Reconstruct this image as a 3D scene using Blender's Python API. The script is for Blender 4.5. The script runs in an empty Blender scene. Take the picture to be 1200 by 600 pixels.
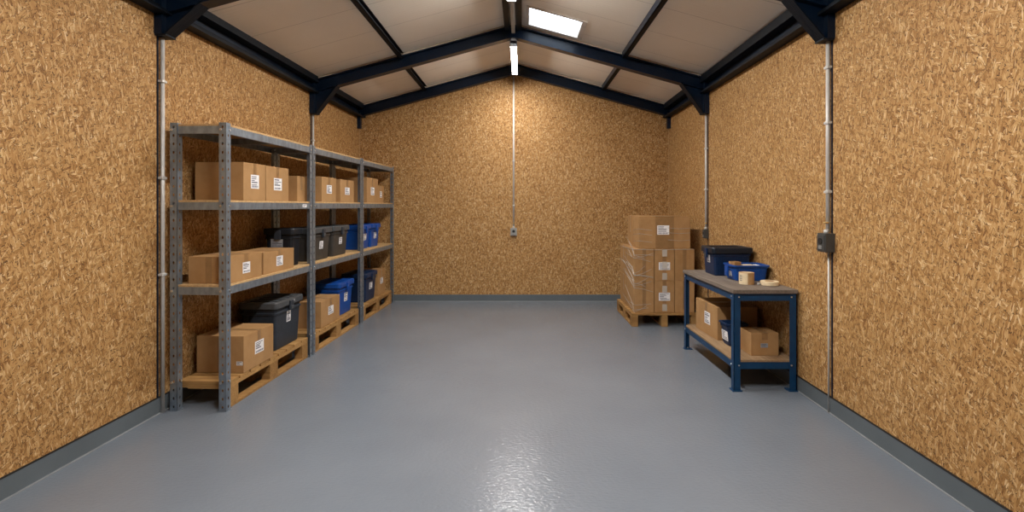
import bpy, bmesh, math, random
from mathutils import Vector, Matrix
R = random.Random(7)
sc = bpy.context.scene
C = sc.collection
PI = math.pi

# ------------------------------------------------------------------ materials
def new_mat(name):
    m = bpy.data.materials.new(name); m.use_nodes = True
    nt = m.node_tree
    b = nt.nodes['Principled BSDF']
    return m, nt, b

def N(nt, t, **kw):
    n = nt.nodes.new(t)
    for k, v in kw.items():
        setattr(n, k, v)
    return n

def L(nt, a, b): nt.links.new(a, b)

def mathn(nt, op, a, b=None, clamp=False):
    n = N(nt, 'ShaderNodeMath', operation=op); n.use_clamp = clamp
    for i, v in enumerate((a, b)):
        if v is None: continue
        if hasattr(v, 'is_output'): L(nt, v, n.inputs[i])
        else: n.inputs[i].default_value = v
    return n.outputs[0]

def ramp(nt, fac, stops, interp='LINEAR'):
    n = N(nt, 'ShaderNodeValToRGB'); cr = n.color_ramp; cr.interpolation = interp
    while len(cr.elements) < len(stops): cr.elements.new(0.5)
    for e, (p, c) in zip(cr.elements, stops):
        e.position = p; e.color = (*c, 1)
    L(nt, fac, n.inputs[0]); return n.outputs[0]

def mixc(nt, fac, a, b, mode='MIX'):
    n = N(nt, 'ShaderNodeMix', data_type='RGBA', blend_type=mode)
    for i, v in ((0, fac), (6, a), (7, b)):
        if hasattr(v, 'is_output'): L(nt, v, n.inputs[i])
        elif isinstance(v, tuple): n.inputs[i].default_value = (*v, 1)
        else: n.inputs[i].default_value = v
    return n.outputs[2]

def plain(name, col, rough=0.5, metal=0.0, var=0.12, scale=12.0, bump=0.0, bscale=200, spec=0.5, stretch=(1, 1, 1)):
    m, nt, b = new_mat(name)
    tc = N(nt, 'ShaderNodeTexCoord'); mp = N(nt, 'ShaderNodeMapping')
    mp.inputs['Scale'].default_value = stretch
    L(nt, tc.outputs['Object'], mp.inputs[0])
    nz = N(nt, 'ShaderNodeTexNoise'); nz.inputs['Scale'].default_value = scale; nz.inputs['Detail'].default_value = 5
    L(nt, mp.outputs[0], nz.inputs['Vector'])
    lo = tuple(c*(1-var) for c in col); hi = tuple(min(1, c*(1+var)) for c in col)
    L(nt, ramp(nt, nz.outputs[0], [(0.3, lo), (0.7, hi)]), b.inputs['Base Color'])
    b.inputs['Roughness'].default_value = rough; b.inputs['Metallic'].default_value = metal
    b.inputs['Specular IOR Level'].default_value = spec
    if bump:
        n2 = N(nt, 'ShaderNodeTexNoise'); n2.inputs['Scale'].default_value = bscale; n2.inputs['Detail'].default_value = 3
        L(nt, mp.outputs[0], n2.inputs['Vector'])
        bp = N(nt, 'ShaderNodeBump'); bp.inputs['Strength'].default_value = bump; bp.inputs['Distance'].default_value = 0.002
        L(nt, n2.outputs[0], bp.inputs['Height']); L(nt, bp.outputs[0], b.inputs['Normal'])
    return m

def osb(name, plane):
    """oriented strand board: layers of long flakes, most of them upright"""
    m, nt, b = new_mat(name)
    tc = N(nt, 'ShaderNodeTexCoord')
    sp = N(nt, 'ShaderNodeSeparateXYZ'); L(nt, tc.outputs['Object'], sp.inputs[0])
    cb = N(nt, 'ShaderNodeCombineXYZ')
    L(nt, sp.outputs['Y' if plane == 'YZ' else 'X'], cb.inputs[0]); L(nt, sp.outputs['Z'], cb.inputs[1])
    # slight warp so flakes are not straight
    wn = N(nt, 'ShaderNodeTexNoise'); wn.inputs['Scale'].default_value = 9; L(nt, cb.outputs[0], wn.inputs['Vector'])
    wv = N(nt, 'ShaderNodeVectorMath', operation='MULTIPLY_ADD')
    L(nt, wn.outputs['Color'], wv.inputs[0]); wv.inputs[1].default_value = (0.03, 0.03, 0); L(nt, cb.outputs[0], wv.inputs[2])
    vec = wv.outputs[0]
    STRAW = [(0.0, (0.14, 0.056, 0.015)), (0.10, (0.28, 0.132, 0.039)), (0.35, (0.395, 0.208, 0.070)), (0.7, (0.475, 0.270, 0.101)), (0.92, (0.57, 0.365, 0.165)), (1.0, (0.73, 0.53, 0.30))]
    layers = []
    for i, (ang, sa, sl) in enumerate(((4, 92, 20), (-28, 108, 22), (33, 100, 17), (72, 112, 25), (-12, 125, 24))):
        mp = N(nt, 'ShaderNodeMapping', vector_type='POINT')
        mp.inputs['Rotation'].default_value = (0, 0, math.radians(ang))
        mp.inputs['Location'].default_value = (3.7*i, 1.3*i, 0)
        L(nt, vec, mp.inputs[0])
        sm = N(nt, 'ShaderNodeVectorMath', operation='MULTIPLY'); L(nt, mp.outputs[0], sm.inputs[0]); sm.inputs[1].default_value = (sa, sl, 1)
        vo = N(nt, 'ShaderNodeTexVoronoi', voronoi_dimensions='2D'); vo.inputs['Scale'].default_value = 1.0
        L(nt, sm.outputs[0], vo.inputs['Vector'])
        s2 = N(nt, 'ShaderNodeSeparateColor'); L(nt, vo.outputs['Color'], s2.inputs[0])
        d = N(nt, 'ShaderNodeTexVoronoi', voronoi_dimensions='2D', feature='DISTANCE_TO_EDGE'); d.inputs['Scale'].default_value = 1.0
        L(nt, sm.outputs[0], d.inputs['Vector'])
        # grain along the flake
        g = N(nt, 'ShaderNodeTexNoise', noise_dimensions='2D'); g.inputs['Scale'].default_value = 1.0; g.inputs['Detail'].default_value = 2
        gm = N(nt, 'ShaderNodeVectorMath', operation='MULTIPLY'); L(nt, mp.outputs[0], gm.inputs[0]); gm.inputs[1].default_value = (420, 22, 1)
        L(nt, gm.outputs[0], g.inputs['Vector'])
        v = mathn(nt, 'ADD', s2.outputs[0], mathn(nt, 'MULTIPLY', mathn(nt, 'SUBTRACT', g.outputs[0], 0.5), 0.95))
        layers.append((v, s2.outputs[1], d.outputs['Distance']))
    val, _, edge = layers[0]
    for (v, mk, e), th in zip(layers[1:], (0.55, 0.6, 0.72, 0.66)):
        f = mathn(nt, 'GREATER_THAN', mk, th)
        mx = N(nt, 'ShaderNodeMix', data_type='FLOAT'); L(nt, f, mx.inputs[0]); L(nt, val, mx.inputs[2]); L(nt, v, mx.inputs[3]); val = mx.outputs[0]
        me = N(nt, 'ShaderNodeMix', data_type='FLOAT'); L(nt, f, me.inputs[0]); L(nt, edge, me.inputs[2]); L(nt, e, me.inputs[3]); edge = me.outputs[0]
    bl = N(nt, 'ShaderNodeTexNoise'); bl.inputs['Scale'].default_value = 2.2; bl.inputs['Detail'].default_value = 4; L(nt, vec, bl.inputs['Vector'])
    val = mathn(nt, 'ADD', mathn(nt, 'MULTIPLY', val, 0.88), mathn(nt, 'MULTIPLY', bl.outputs[0], 0.14))
    col = ramp(nt, val, STRAW)
    # dark slivers in the gaps between flakes
    gap = mathn(nt, 'LESS_THAN', edge, 0.07)
    pt = N(nt, 'ShaderNodeTexNoise'); pt.inputs['Scale'].default_value = 34; pt.inputs['Detail'].default_value = 2; L(nt, vec, pt.inputs['Vector'])
    gap = mathn(nt, 'MULTIPLY', gap, mathn(nt, 'MULTIPLY', mathn(nt, 'GREATER_THAN', pt.outputs[0], 0.485), 0.95))
    col = mixc(nt, gap, col, (0.085, 0.036, 0.010))
    L(nt, col, b.inputs['Base Color'])
    b.inputs['Roughness'].default_value = 0.62
    b.inputs['Specular IOR Level'].default_value = 0.25
    bp = N(nt, 'ShaderNodeBump'); bp.inputs['Strength'].default_value = 0.35; bp.inputs['Distance'].default_value = 0.003
    L(nt, val, bp.inputs['Height']); L(nt, bp.outputs[0], b.inputs['Normal'])
    return m

def floor_mat():
    m, nt, b = new_mat('grey_epoxy')
    tc = N(nt, 'ShaderNodeTexCoord')
    n1 = N(nt, 'ShaderNodeTexNoise'); n1.inputs['Scale'].default_value = 1.3; n1.inputs['Detail'].default_value = 6; L(nt, tc.outputs['Object'], n1.inputs['Vector'])
    L(nt, ramp(nt, n1.outputs[0], [(0.3, FLOOR_LO), (0.7, FLOOR_HI)]), b.inputs['Base Color'])
    n2 = N(nt, 'ShaderNodeTexNoise'); n2.inputs['Scale'].default_value = 70; n2.inputs['Detail'].default_value = 2
    mp = N(nt, 'ShaderNodeMapping'); mp.inputs['Scale'].default_value = (0.55, 1, 1); L(nt, tc.outputs['Object'], mp.inputs[0]); L(nt, mp.outputs[0], n2.inputs['Vector'])
    bp = N(nt, 'ShaderNodeBump'); bp.inputs['Strength'].default_value = 0.9; bp.inputs['Distance'].default_value = 0.003
    L(nt, n2.outputs[0], bp.inputs['Height']); L(nt, bp.outputs[0], b.inputs['Normal'])
    b.inputs['Roughness'].default_value = 0.175; b.inputs['Specular IOR Level'].default_value = 0.5
    return m
FLOOR_LO = (0.152, 0.174, 0.205); FLOOR_HI = (0.174, 0.197, 0.230)

def ceil_mat():
    m, nt, b = new_mat('roof_liner')
    tc = N(nt, 'ShaderNodeTexCoord'); sp = N(nt, 'ShaderNodeSeparateXYZ'); L(nt, tc.outputs['Object'], sp.inputs[0])
    y = sp.outputs['Y']
    rib = mathn(nt, 'SINE', mathn(nt, 'MULTIPLY', y, 2*PI/0.05))
    fr = mathn(nt, 'FRACT', mathn(nt, 'DIVIDE', mathn(nt, 'ADD', y, 0.13), 0.61))
    seam = mathn(nt, 'LESS_THAN', fr, 0.012)
    nz = N(nt, 'ShaderNodeTexNoise'); nz.inputs['Scale'].default_value = 1.6; nz.inputs['Detail'].default_value = 5; L(nt, tc.outputs['Object'], nz.inputs['Vector'])
    base = ramp(nt, nz.outputs[0], [(0.3, (0.82, 0.75, 0.65)), (0.7, (0.88, 0.81, 0.71))])
    col = mixc(nt, mathn(nt, 'MULTIPLY', seam, 0.45), base, (0.2, 0.16, 0.13))
    L(nt, col, b.inputs['Base Color']); b.inputs['Roughness'].default_value = 0.55
    bp = N(nt, 'ShaderNodeBump'); bp.inputs['Strength'].default_value = 0.12; bp.inputs['Distance'].default_value = 0.004
    L(nt, rib, bp.inputs['Height']); L(nt, bp.outputs[0], b.inputs['Normal'])
    return m

def wood_mat(name, c1, c2, axis='Y'):
    m, nt, b = new_mat(name)
    tc = N(nt, 'ShaderNodeTexCoord'); mp = N(nt, 'ShaderNodeMapping')
    s = {'X': (3, 60, 60), 'Y': (60, 3, 60)}[axis]
    mp.inputs['Scale'].default_value = s; L(nt, tc.outputs['Object'], mp.inputs[0])
    nz = N(nt, 'ShaderNodeTexNoise'); nz.inputs['Scale'].default_value = 1.0; nz.inputs['Detail'].default_value = 5; L(nt, mp.outputs[0], nz.inputs['Vector'])
    n2 = N(nt, 'ShaderNodeTexNoise'); n2.inputs['Scale'].default_value = 7; L(nt, tc.outputs['Object'], n2.inputs['Vector'])
    v = mathn(nt, 'ADD', mathn(nt, 'MULTIPLY', nz.outputs[0], 0.7), mathn(nt, 'MULTIPLY', n2.outputs[0], 0.3))
    oi = N(nt, 'ShaderNodeObjectInfo')
    v = mathn(nt, 'ADD', v, mathn(nt, 'MULTIPLY', mathn(nt, 'SUBTRACT', oi.outputs['Random'], 0.5), 0.22))
    L(nt, ramp(nt, v, [(0.3, c1), (0.7, c2)]), b.inputs['Base Color'])
    b.inputs['Roughness'].default_value = 0.7; b.inputs['Specular IOR Level'].default_value = 0.2
    return m

def card_mat():
    m, nt, b = new_mat('corrugated_card')
    tc = N(nt, 'ShaderNodeTexCoord'); sp = N(nt, 'ShaderNodeSeparateXYZ'); L(nt, tc.outputs['Object'], sp.inputs[0])
    nz = N(nt, 'ShaderNodeTexNoise'); nz.inputs['Scale'].default_value = 9; nz.inputs['Detail'].default_value = 5; L(nt, tc.outputs['Object'], nz.inputs['Vector'])
    oi = N(nt, 'ShaderNodeObjectInfo')
    v = mathn(nt, 'ADD', nz.outputs[0], mathn(nt, 'MULTIPLY', mathn(nt, 'SUBTRACT', oi.outputs['Random'], 0.5), 0.25))
    L(nt, ramp(nt, v, [(0.3, (0.335, 0.185, 0.075)), (0.7, (0.405, 0.232, 0.10))]), b.inputs['Base Color'])
    b.inputs['Roughness'].default_value = 0.72; b.inputs['Specular IOR Level'].default_value = 0.2
    w = mathn(nt, 'SINE', mathn(nt, 'MULTIPLY', mathn(nt, 'ADD', sp.outputs['X'], sp.outputs['Y']), 2*PI/0.008))
    bp = N(nt, 'ShaderNodeBump'); bp.inputs['Strength'].default_value = 0.06; bp.inputs['Distance'].default_value = 0.001
    L(nt, w, bp.inputs['Height']); L(nt, bp.outputs[0], b.inputs['Normal'])
    return m

def emit(name, col, s):
    m = bpy.data.materials.new(name); m.use_nodes = True; nt = m.node_tree; nt.nodes.clear()
    e = N(nt, 'ShaderNodeEmission'); e.inputs[0].default_value = (*col, 1); e.inputs[1].default_value = s
    o = N(nt, 'ShaderNodeOutputMaterial'); L(nt, e.outputs[0], o.inputs[0]); return m

TUBE_STRENGTH = 515
M = dict(
    osb_side=osb('osb_side', 'YZ'), osb_end=osb('osb_end', 'XZ'), floor=floor_mat(), ceil=ceil_mat(), card=card_mat(),
    steel=plain('navy_steel', (0.0025, 0.010, 0.026), 0.34, 0.0, 0.2, 6, spec=0.3),
    charcoal=plain('charcoal_steel', (0.004, 0.007, 0.012), 0.55, 0.0, 0.2, 6, spec=0.2),
    skirting=plain('grey_skirting', (0.105, 0.125, 0.138), 0.45, 0, 0.08, 4),
    fill_cut=plain('dark_fill_cut', (0.05, 0.055, 0.06), 0.5),  # dark tone for the wall behind the camera, set to cut fill light
    sealant=plain('pale_sealant', (0.25, 0.26, 0.27), 0.6),
    galv=plain('galvanised', (0.27, 0.325, 0.39), 0.4, 0.72, 0.22, 26, stretch=(1, 1, 0.5)),
    bolt=plain('zinc_bolt', (0.7, 0.72, 0.74), 0.3, 1.0),
    board=plain('chipboard', (0.50, 0.32, 0.15), 0.7, 0, 0.2, 60, spec=0.2),
    pallet=wood_mat('pallet_pine', (0.22, 0.112, 0.036), (0.42, 0.24, 0.088), 'X'),
    batten=plain('batten_wood', (0.55, 0.46, 0.36), 0.7, spec=0.2),
    tape=plain('brown_tape', (0.27, 0.15, 0.062), 0.35, 0, 0.1, 20),
    paper=plain('white_paper', (0.80, 0.79, 0.80), 0.6, 0, 0.03),
    ink=plain('grey_ink', (0.10, 0.10, 0.13), 0.7),
    grey_paper=plain('grey_paper', (0.30, 0.31, 0.33), 0.6),
    black_pl=plain('black_plastic', (0.010, 0.012, 0.016), 0.42, 0, 0.15, 20, bump=0.2, bscale=300, spec=0.3),
    slate_pl=plain('slate_plastic', (0.026, 0.032, 0.042), 0.45, 0, 0.15, 20, bump=0.2, bscale=300, spec=0.3),
    grey_pl=plain('warm_grey_plastic', (0.046, 0.042, 0.038), 0.45, 0, 0.15, 20, bump=0.2, bscale=300, spec=0.3),
    lid_grey=plain('grey_lid', (0.062, 0.066, 0.07), 0.42, 0, 0.12, 20, spec=0.3),
    blue_pl=plain('blue_plastic', (0.006, 0.060, 0.29), 0.38, 0, 0.12, 20, spec=0.3),
    navy_pl=plain('navy_plastic', (0.007, 0.022, 0.066), 0.4, 0, 0.15, 20, spec=0.3),
    navy_lid=plain('dark_navy_lid', (0.009, 0.013, 0.021), 0.4, spec=0.3),
    bench_blue=plain('blue_enamel', (0.005, 0.041, 0.108), 0.36, 0, 0.15, 14, spec=0.3),
    worktop=wood_mat('worn_worktop', (0.14, 0.112, 0.09), (0.25, 0.21, 0.175), 'Y'),
    shelfwood=wood_mat('shelf_board', (0.24, 0.15, 0.08), (0.38, 0.26, 0.15), 'Y'),
    pipe=plain('conduit_zinc', (0.58, 0.57, 0.55), 0.4, 0.15, 0.1),
    box_grey=plain('socket_grey', (0.06, 0.06, 0.058), 0.5, 0.2),
    socket_light=plain('socket_pale', (0.28, 0.28, 0.27), 0.5, 0.2),
    black=plain('black_rubber', (0.008, 0.008, 0.009), 0.6),
    brass=plain('brass', (0.7, 0.5, 0.22), 0.3, 1.0),
    lamp_body=plain('lamp_body', (0.36, 0.36, 0.36), 0.45),
    tube=emit('lit_tube', (1.0, 0.965, 0.92), TUBE_STRENGTH),
    tube_mid=emit('lit_tube_mid', (1.0, 0.965, 0.92), TUBE_STRENGTH*.66),
    tube_dim=emit('lit_tube_dimmer', (1.0, 0.965, 0.92), TUBE_STRENGTH*.33),
    win_frame=plain('skylight_frame', (0.62, 0.56, 0.50), 0.55),
    cream=plain('cream_tape', (0.72, 0.60, 0.40), 0.5, 0, 0.1, 30),
    tan=plain('tan_tape', (0.45, 0.27, 0.12), 0.5, 0, 0.1, 30),
    film=plain('film', (0.7, 0.6, 0.48), 0.2),
)
def glass():
    m = bpy.data.materials.new('skylight_glass'); m.use_nodes = True; nt = m.node_tree; nt.nodes.clear()
    t = N(nt, 'ShaderNodeBsdfTransparent'); t.inputs[0].default_value = (0.96, 0.98, 1, 1)
    g = N(nt, 'ShaderNodeBsdfGlossy'); g.inputs['Roughness'].default_value = 0.05
    x = N(nt, 'ShaderNodeMixShader'); x.inputs[0].default_value = 0.06
    L(nt, t.outputs[0], x.inputs[1]); L(nt, g.outputs[0], x.inputs[2])
    o = N(nt, 'ShaderNodeOutputMaterial'); L(nt, x.outputs[0], o.inputs[0]); return m
M['glass'] = glass()
def film_mat():
    m = bpy.data.materials.new('stretch_film'); m.use_nodes = True; nt = m.node_tree; nt.nodes.clear()
    t = N(nt, 'ShaderNodeBsdfTransparent')
    g = N(nt, 'ShaderNodeBsdfPrincipled'); g.inputs['Base Color'].default_value = (0.75, 0.70, 0.62, 1); g.inputs['Roughness'].default_value = 0.2
    x = N(nt, 'ShaderNodeMixShader'); x.inputs[0].default_value = 0.42
    L(nt, t.outputs[0], x.inputs[1]); L(nt, g.outputs[0], x.inputs[2])
    o = N(nt, 'ShaderNodeOutputMaterial'); L(nt, x.outputs[0], o.inputs[0]); return m
M['film'] = film_mat()

# ------------------------------------------------------------------ mesh builder
class MB:
    def __init__(s): s.bm = bmesh.new(); s.mats = []
    def mi(s, m):
        if m not in s.mats: s.mats.append(m)
        return s.mats.index(m)
    def poly(s, pts, mat):
        vs = [s.bm.verts.new(p) for p in pts]
        f = s.bm.faces.new(vs); f.material_index = s.mi(mat); return f
    def box(s, x0, x1, y0, y1, z0, z1, mat, bev=0.0, T=None):
        P = [(x, y, z) for z in (z0, z1) for (x, y) in ((x0, y0), (x1, y0), (x1, y1), (x0, y1))]
        vs = [s.bm.verts.new(p) for p in P]
        k = s.mi(mat); fs = []
        for q in ((3, 2, 1, 0), (4, 5, 6, 7), (0, 1, 5, 4), (1, 2, 6, 5), (2, 3, 7, 6), (3, 0, 4, 7)):
            f = s.bm.faces.new([vs[i] for i in q]); f.material_index = k; fs.append(f)
        if bev > 0:
            es = list({e for f in fs for e in f.edges})
            r = bmesh.ops.bevel(s.bm, geom=es, offset=bev, segments=2, affect='EDGES', profile=0.6)
            for f in r['faces']: f.material_index = k
            vs = list({v for f in r['faces'] for v in f.verts} | {v for v in vs if v.is_valid})
        if T is not None: bmesh.ops.transform(s.bm, matrix=T, verts=[v for v in vs if v.is_valid])
        return s
    def sweep(s, prof, A, B, U, V, mat, cap=True):
        """profile (a,b) points -> A/B + a*U + b*V"""
        A, B, U, V = map(Vector, (A, B, U, V)); k = s.mi(mat)
        va = [s.bm.verts.new(A + U*a + V*b) for a, b in prof]; vb = [s.bm.verts.new(B + U*a + V*b) for a, b in prof]
        n = len(prof); fs = []
        for i in range(n):
            fs.append(s.bm.faces.new((va[i], va[(i+1) % n], vb[(i+1) % n], vb[i])))
        if cap: fs.append(s.bm.faces.new(va[::-1])); fs.append(s.bm.faces.new(vb))
        for f in fs: f.material_index = k
        bmesh.ops.recalc_face_normals(s.bm, faces=fs)
        return s
    def cyl(s, A, B, r, mat, n=16, r2=None):
        A, B = Vector(A), Vector(B); d = (B-A).normalized()
        u = d.orthogonal().normalized(); v = d.cross(u); r2 = r if r2 is None else r2; k = s.mi(mat)
        a = [s.bm.verts.new(A + (u*math.cos(t)+v*math.sin(t))*r) for t in (2*PI*i/n for i in range(n))]
        b = [s.bm.verts.new(B + (u*math.cos(t)+v*math.sin(t))*r2) for t in (2*PI*i/n for i in range(n))]
        fs = [s.bm.faces.new((a[i], a[(i+1) % n], b[(i+1) % n], b[i])) for i in range(n)]
        for f in fs: f.smooth = True
        fs += [s.bm.faces.new(a[::-1]), s.bm.faces.new(b)]
        for f in fs: f.material_index = k
        return s
    def lathe(s, prof, mat, n=28, c=(0, 0)):
        k = s.mi(mat); rings = []
        for r, z in prof: rings.append([s.bm.verts.new((c[0]+r*math.cos(2*PI*i/n), c[1]+r*math.sin(2*PI*i/n), z)) for i in range(n)])
        m = len(prof); fs = []
        for j in range(m):
            a, b = rings[j], rings[(j+1) % m]
            for i in range(n): fs.append(s.bm.faces.new((a[i], a[(i+1) % n], b[(i+1) % n], b[i])))
        for f in fs: f.material_index = k
        bmesh.ops.recalc_face_normals(s.bm, faces=fs)
        return s
    def loft(s, rings, mat, cap0=True, cap1=True):
        k = s.mi(mat); vr = [[s.bm.verts.new(p) for p in r] for r in rings]; n = len(rings[0]); fs = []
        for a, b in zip(vr, vr[1:]):
            for i in range(n): fs.append(s.bm.faces.new((a[i], a[(i+1) % n], b[(i+1) % n], b[i])))
        if cap0: fs.append(s.bm.faces.new(vr[0][::-1]))
        if cap1: fs.append(s.bm.faces.new(vr[-1]))
        for f in fs: f.material_index = k
        bmesh.ops.recalc_face_normals(s.bm, faces=fs)
        return s
    def build(s, name, parent=None, loc=(0, 0, 0), rz=0.0):
        me = bpy.data.meshes.new(name); s.bm.to_mesh(me); s.bm.free()
        for m in s.mats: me.materials.append(m)
        o = bpy.data.objects.new(name, me); C.objects.link(o)
        o.location = loc; o.rotation_euler = (0, 0, rz)
        if parent: o.parent = parent
        return o

def tag(o, label=None, cat=None, group=None, kind=None):
    for k, v in (('label', label), ('category', cat), ('group', group), ('kind', kind)):
        if v: o[k] = v
    return o
def thing(name, label, cat, loc=(0, 0, 0), rz=0.0, group=None):
    o = bpy.data.objects.new(name, None); C.objects.link(o); o.location = loc; o.rotation_euler = (0, 0, rz)
    o.empty_display_size = 0.1
    return tag(o, label, cat, group)
def copy_tree(o, parent=None):
    c = o.copy(); C.objects.link(c)
    if parent: c.parent = parent
    for ch in list(o.children): copy_tree(ch, c)
    return c
def struct(mb, name):
    return tag(mb.build(name), kind='structure')

# ------------------------------------------------------------------ room numbers
CAM_Z = 1.5; F = 600.0; CX = 611.0; CY = 241.0
YB = 8.04; YF = -2.6
def xL(y): return -2.545 - (YB - y)*0.0183
def xR(y): return 2.317 - (YB - y)*0.0172
RX = -0.097; RZ = 3.73; SL = 0.275
def zc(x): return RZ - SL*abs(x - RX)

# floor
b = MB(); b.poly([(xL(YF)-.1, YF-.1, 0), (xR(YF)+.1, YF-.1, 0), (xR(YB)+.1, YB+.1, 0), (xL(YB)-.1, YB+.1, 0)], M['floor'])
b.box(-3, 3, YF-.1, YB+.1, -0.12, -0.005, M['floor']); struct(b, 'floor')
# walls (slabs)
def slab_side(name, fx, sgn):
    b = MB(); zt = 3.16
    P = lambda y, off, z: (fx(y)+sgn*off, y, z)
    b.loft([[P(YF, 0, 0), P(YB+.1, 0, 0), P(YB+.1, .12, 0), P(YF, .12, 0)], [P(YF, 0, zt), P(YB+.1, 0, zt), P(YB+.1, .12, zt), P(YF, .12, zt)]], M['osb_side'])
    return struct(b, name)
slab_side('wall_left', xL, -1); slab_side('wall_right', xR, 1)
def slab_end(name, y0, y1, mat='osb_end'):
    b = MB(); xa, xb = xL((y0+y1)/2)-.12, xR((y0+y1)/2)+.12
    pr = [(xa, 0), (xb, 0), (xb, zc(xb)+.02), (RX, RZ+.02), (xa, zc(xa)+.02)]
    b.sweep(pr, (0, y0, 0), (0, y1, 0), (1, 0, 0), (0, 0, 1), M[mat]); return struct(b, name)
slab_end('wall_back', YB, YB+.12); slab_end('wall_front', YF-.12, YF, 'fill_cut')  # unseen front wall, made dark so less light bounces back
# ceiling slopes; the right one has the skylight opening
SKX0, SKX1, SKY0, SKY1 = 0.085, 0.672, 5.61, 6.13
def roof(name, cells):
    b = MB()
    for (xa, xb, ya, yb) in cells:
        lo = [(xa, ya, zc(xa)), (xb, ya, zc(xb)), (xb, yb, zc(xb)), (xa, yb, zc(xa))]
        b.loft([lo, [(x, y, z+.09) for x, y, z in lo]], M['ceil'])
    bmesh.ops.remove_doubles(b.bm, verts=b.bm.verts, dist=1e-5)
    return struct(b, name)
XA, XB = xL(YF)-.15, xR(YB)+.15
roof('ceiling_left', [(XA, RX, YF-.12, YB+.12)])
roof('ceiling_right', [(RX, SKX0, YF-.12, YB+.12), (SKX1, XB, YF-.12, YB+.12), (SKX0, SKX1, YF-.12, SKY0), (SKX0, SKX1, SKY1, YB+.12)])
# skylight
sk = MB()
def slope_pt(x, y, dz): return (x, y, zc(x)+dz)
def slope_bar(b, xa, xb, ya, yb, d0, d1, mat):
    lo = [slope_pt(xa, ya, d0), slope_pt(xb, ya, d0), slope_pt(xb, yb, d0), slope_pt(xa, yb, d0)]
    b.loft([lo, [(x, y, z+d1-d0) for x, y, z in lo]], mat)
w = .03
slope_bar(sk, SKX0-w, SKX0+.004, SKY0-w, SKY1+w, -.012, .10, M['win_frame']); slope_bar(sk, SKX1-.004, SKX1+w+.02, SKY0-w, SKY1+w, -.012, .10, M['win_frame'])
slope_bar(sk, SKX0, SKX1, SKY0-w, SKY0+.004, -.012, .10, M['win_frame']); slope_bar(sk, SKX0, SKX1, SKY1-.004, SKY1+w, -.012, .10, M['win_frame'])
wf = MB(); slope_bar(wf, SKX0+.004, SKX1-.004, SKY0+.004, SKY1-.004, -.004, .0, M['glass'])
W1 = tag(bpy.data.objects.new('window_1', None), kind='structure'); C.objects.link(W1)
sk.build('window_frame', W1); wf.build('pane', W1)
# baseboards + sealant bead
def base_side(name, fx, sgn):
    b = MB(); P = lambda y, off, z: (fx(y)-sgn*off, y, z)
    def strip(t0, t1, z0, z1, m):
        b.loft([[P(YF, t0, z0), P(YB, t0, z0), P(YB, t1, z0), P(YF, t1, z0)], [P(YF, t0, z1), P(YB, t0, z1), P(YB, t1, z1), P(YF, t1, z1)]], m)
    strip(-.005, .012, 0, .115, M['skirting']); strip(-.005, .014, .115, .119, M['black']); strip(.012, .020, -.002, .006, M['sealant'])
    return struct(b, name)
base_side('baseboard_left', xL, -1); base_side('baseboard_right', xR, 1)
b = MB(); b.box(xL(YB)+.014, xR(YB)-.014, YB-.012, YB+.005, 0, .105, M['skirting']); b.box(xL(YB)+.014, xR(YB)-.014, YB-.02, YB-.012, -.002, .006, M['sealant']); struct(b, 'baseboard_back')
# board joints on the back wall and the two rear corners
b = MB(); b.box(-.126, -.121, YB-.002, YB+.002, .105, 3.5, M['tan']); struct(b, 'trim_1')
b = MB(); b.box(xL(YB)-.004, xL(YB)+.008, YB-.008, YB+.004, .11, 2.75, M['tan']); struct(b, 'trim_2')
b = MB(); b.box(xR(YB)-.008, xR(YB)+.004, YB-.008, YB+.004, .11, 2.75, M['tan']); struct(b, 'trim_3')

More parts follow.
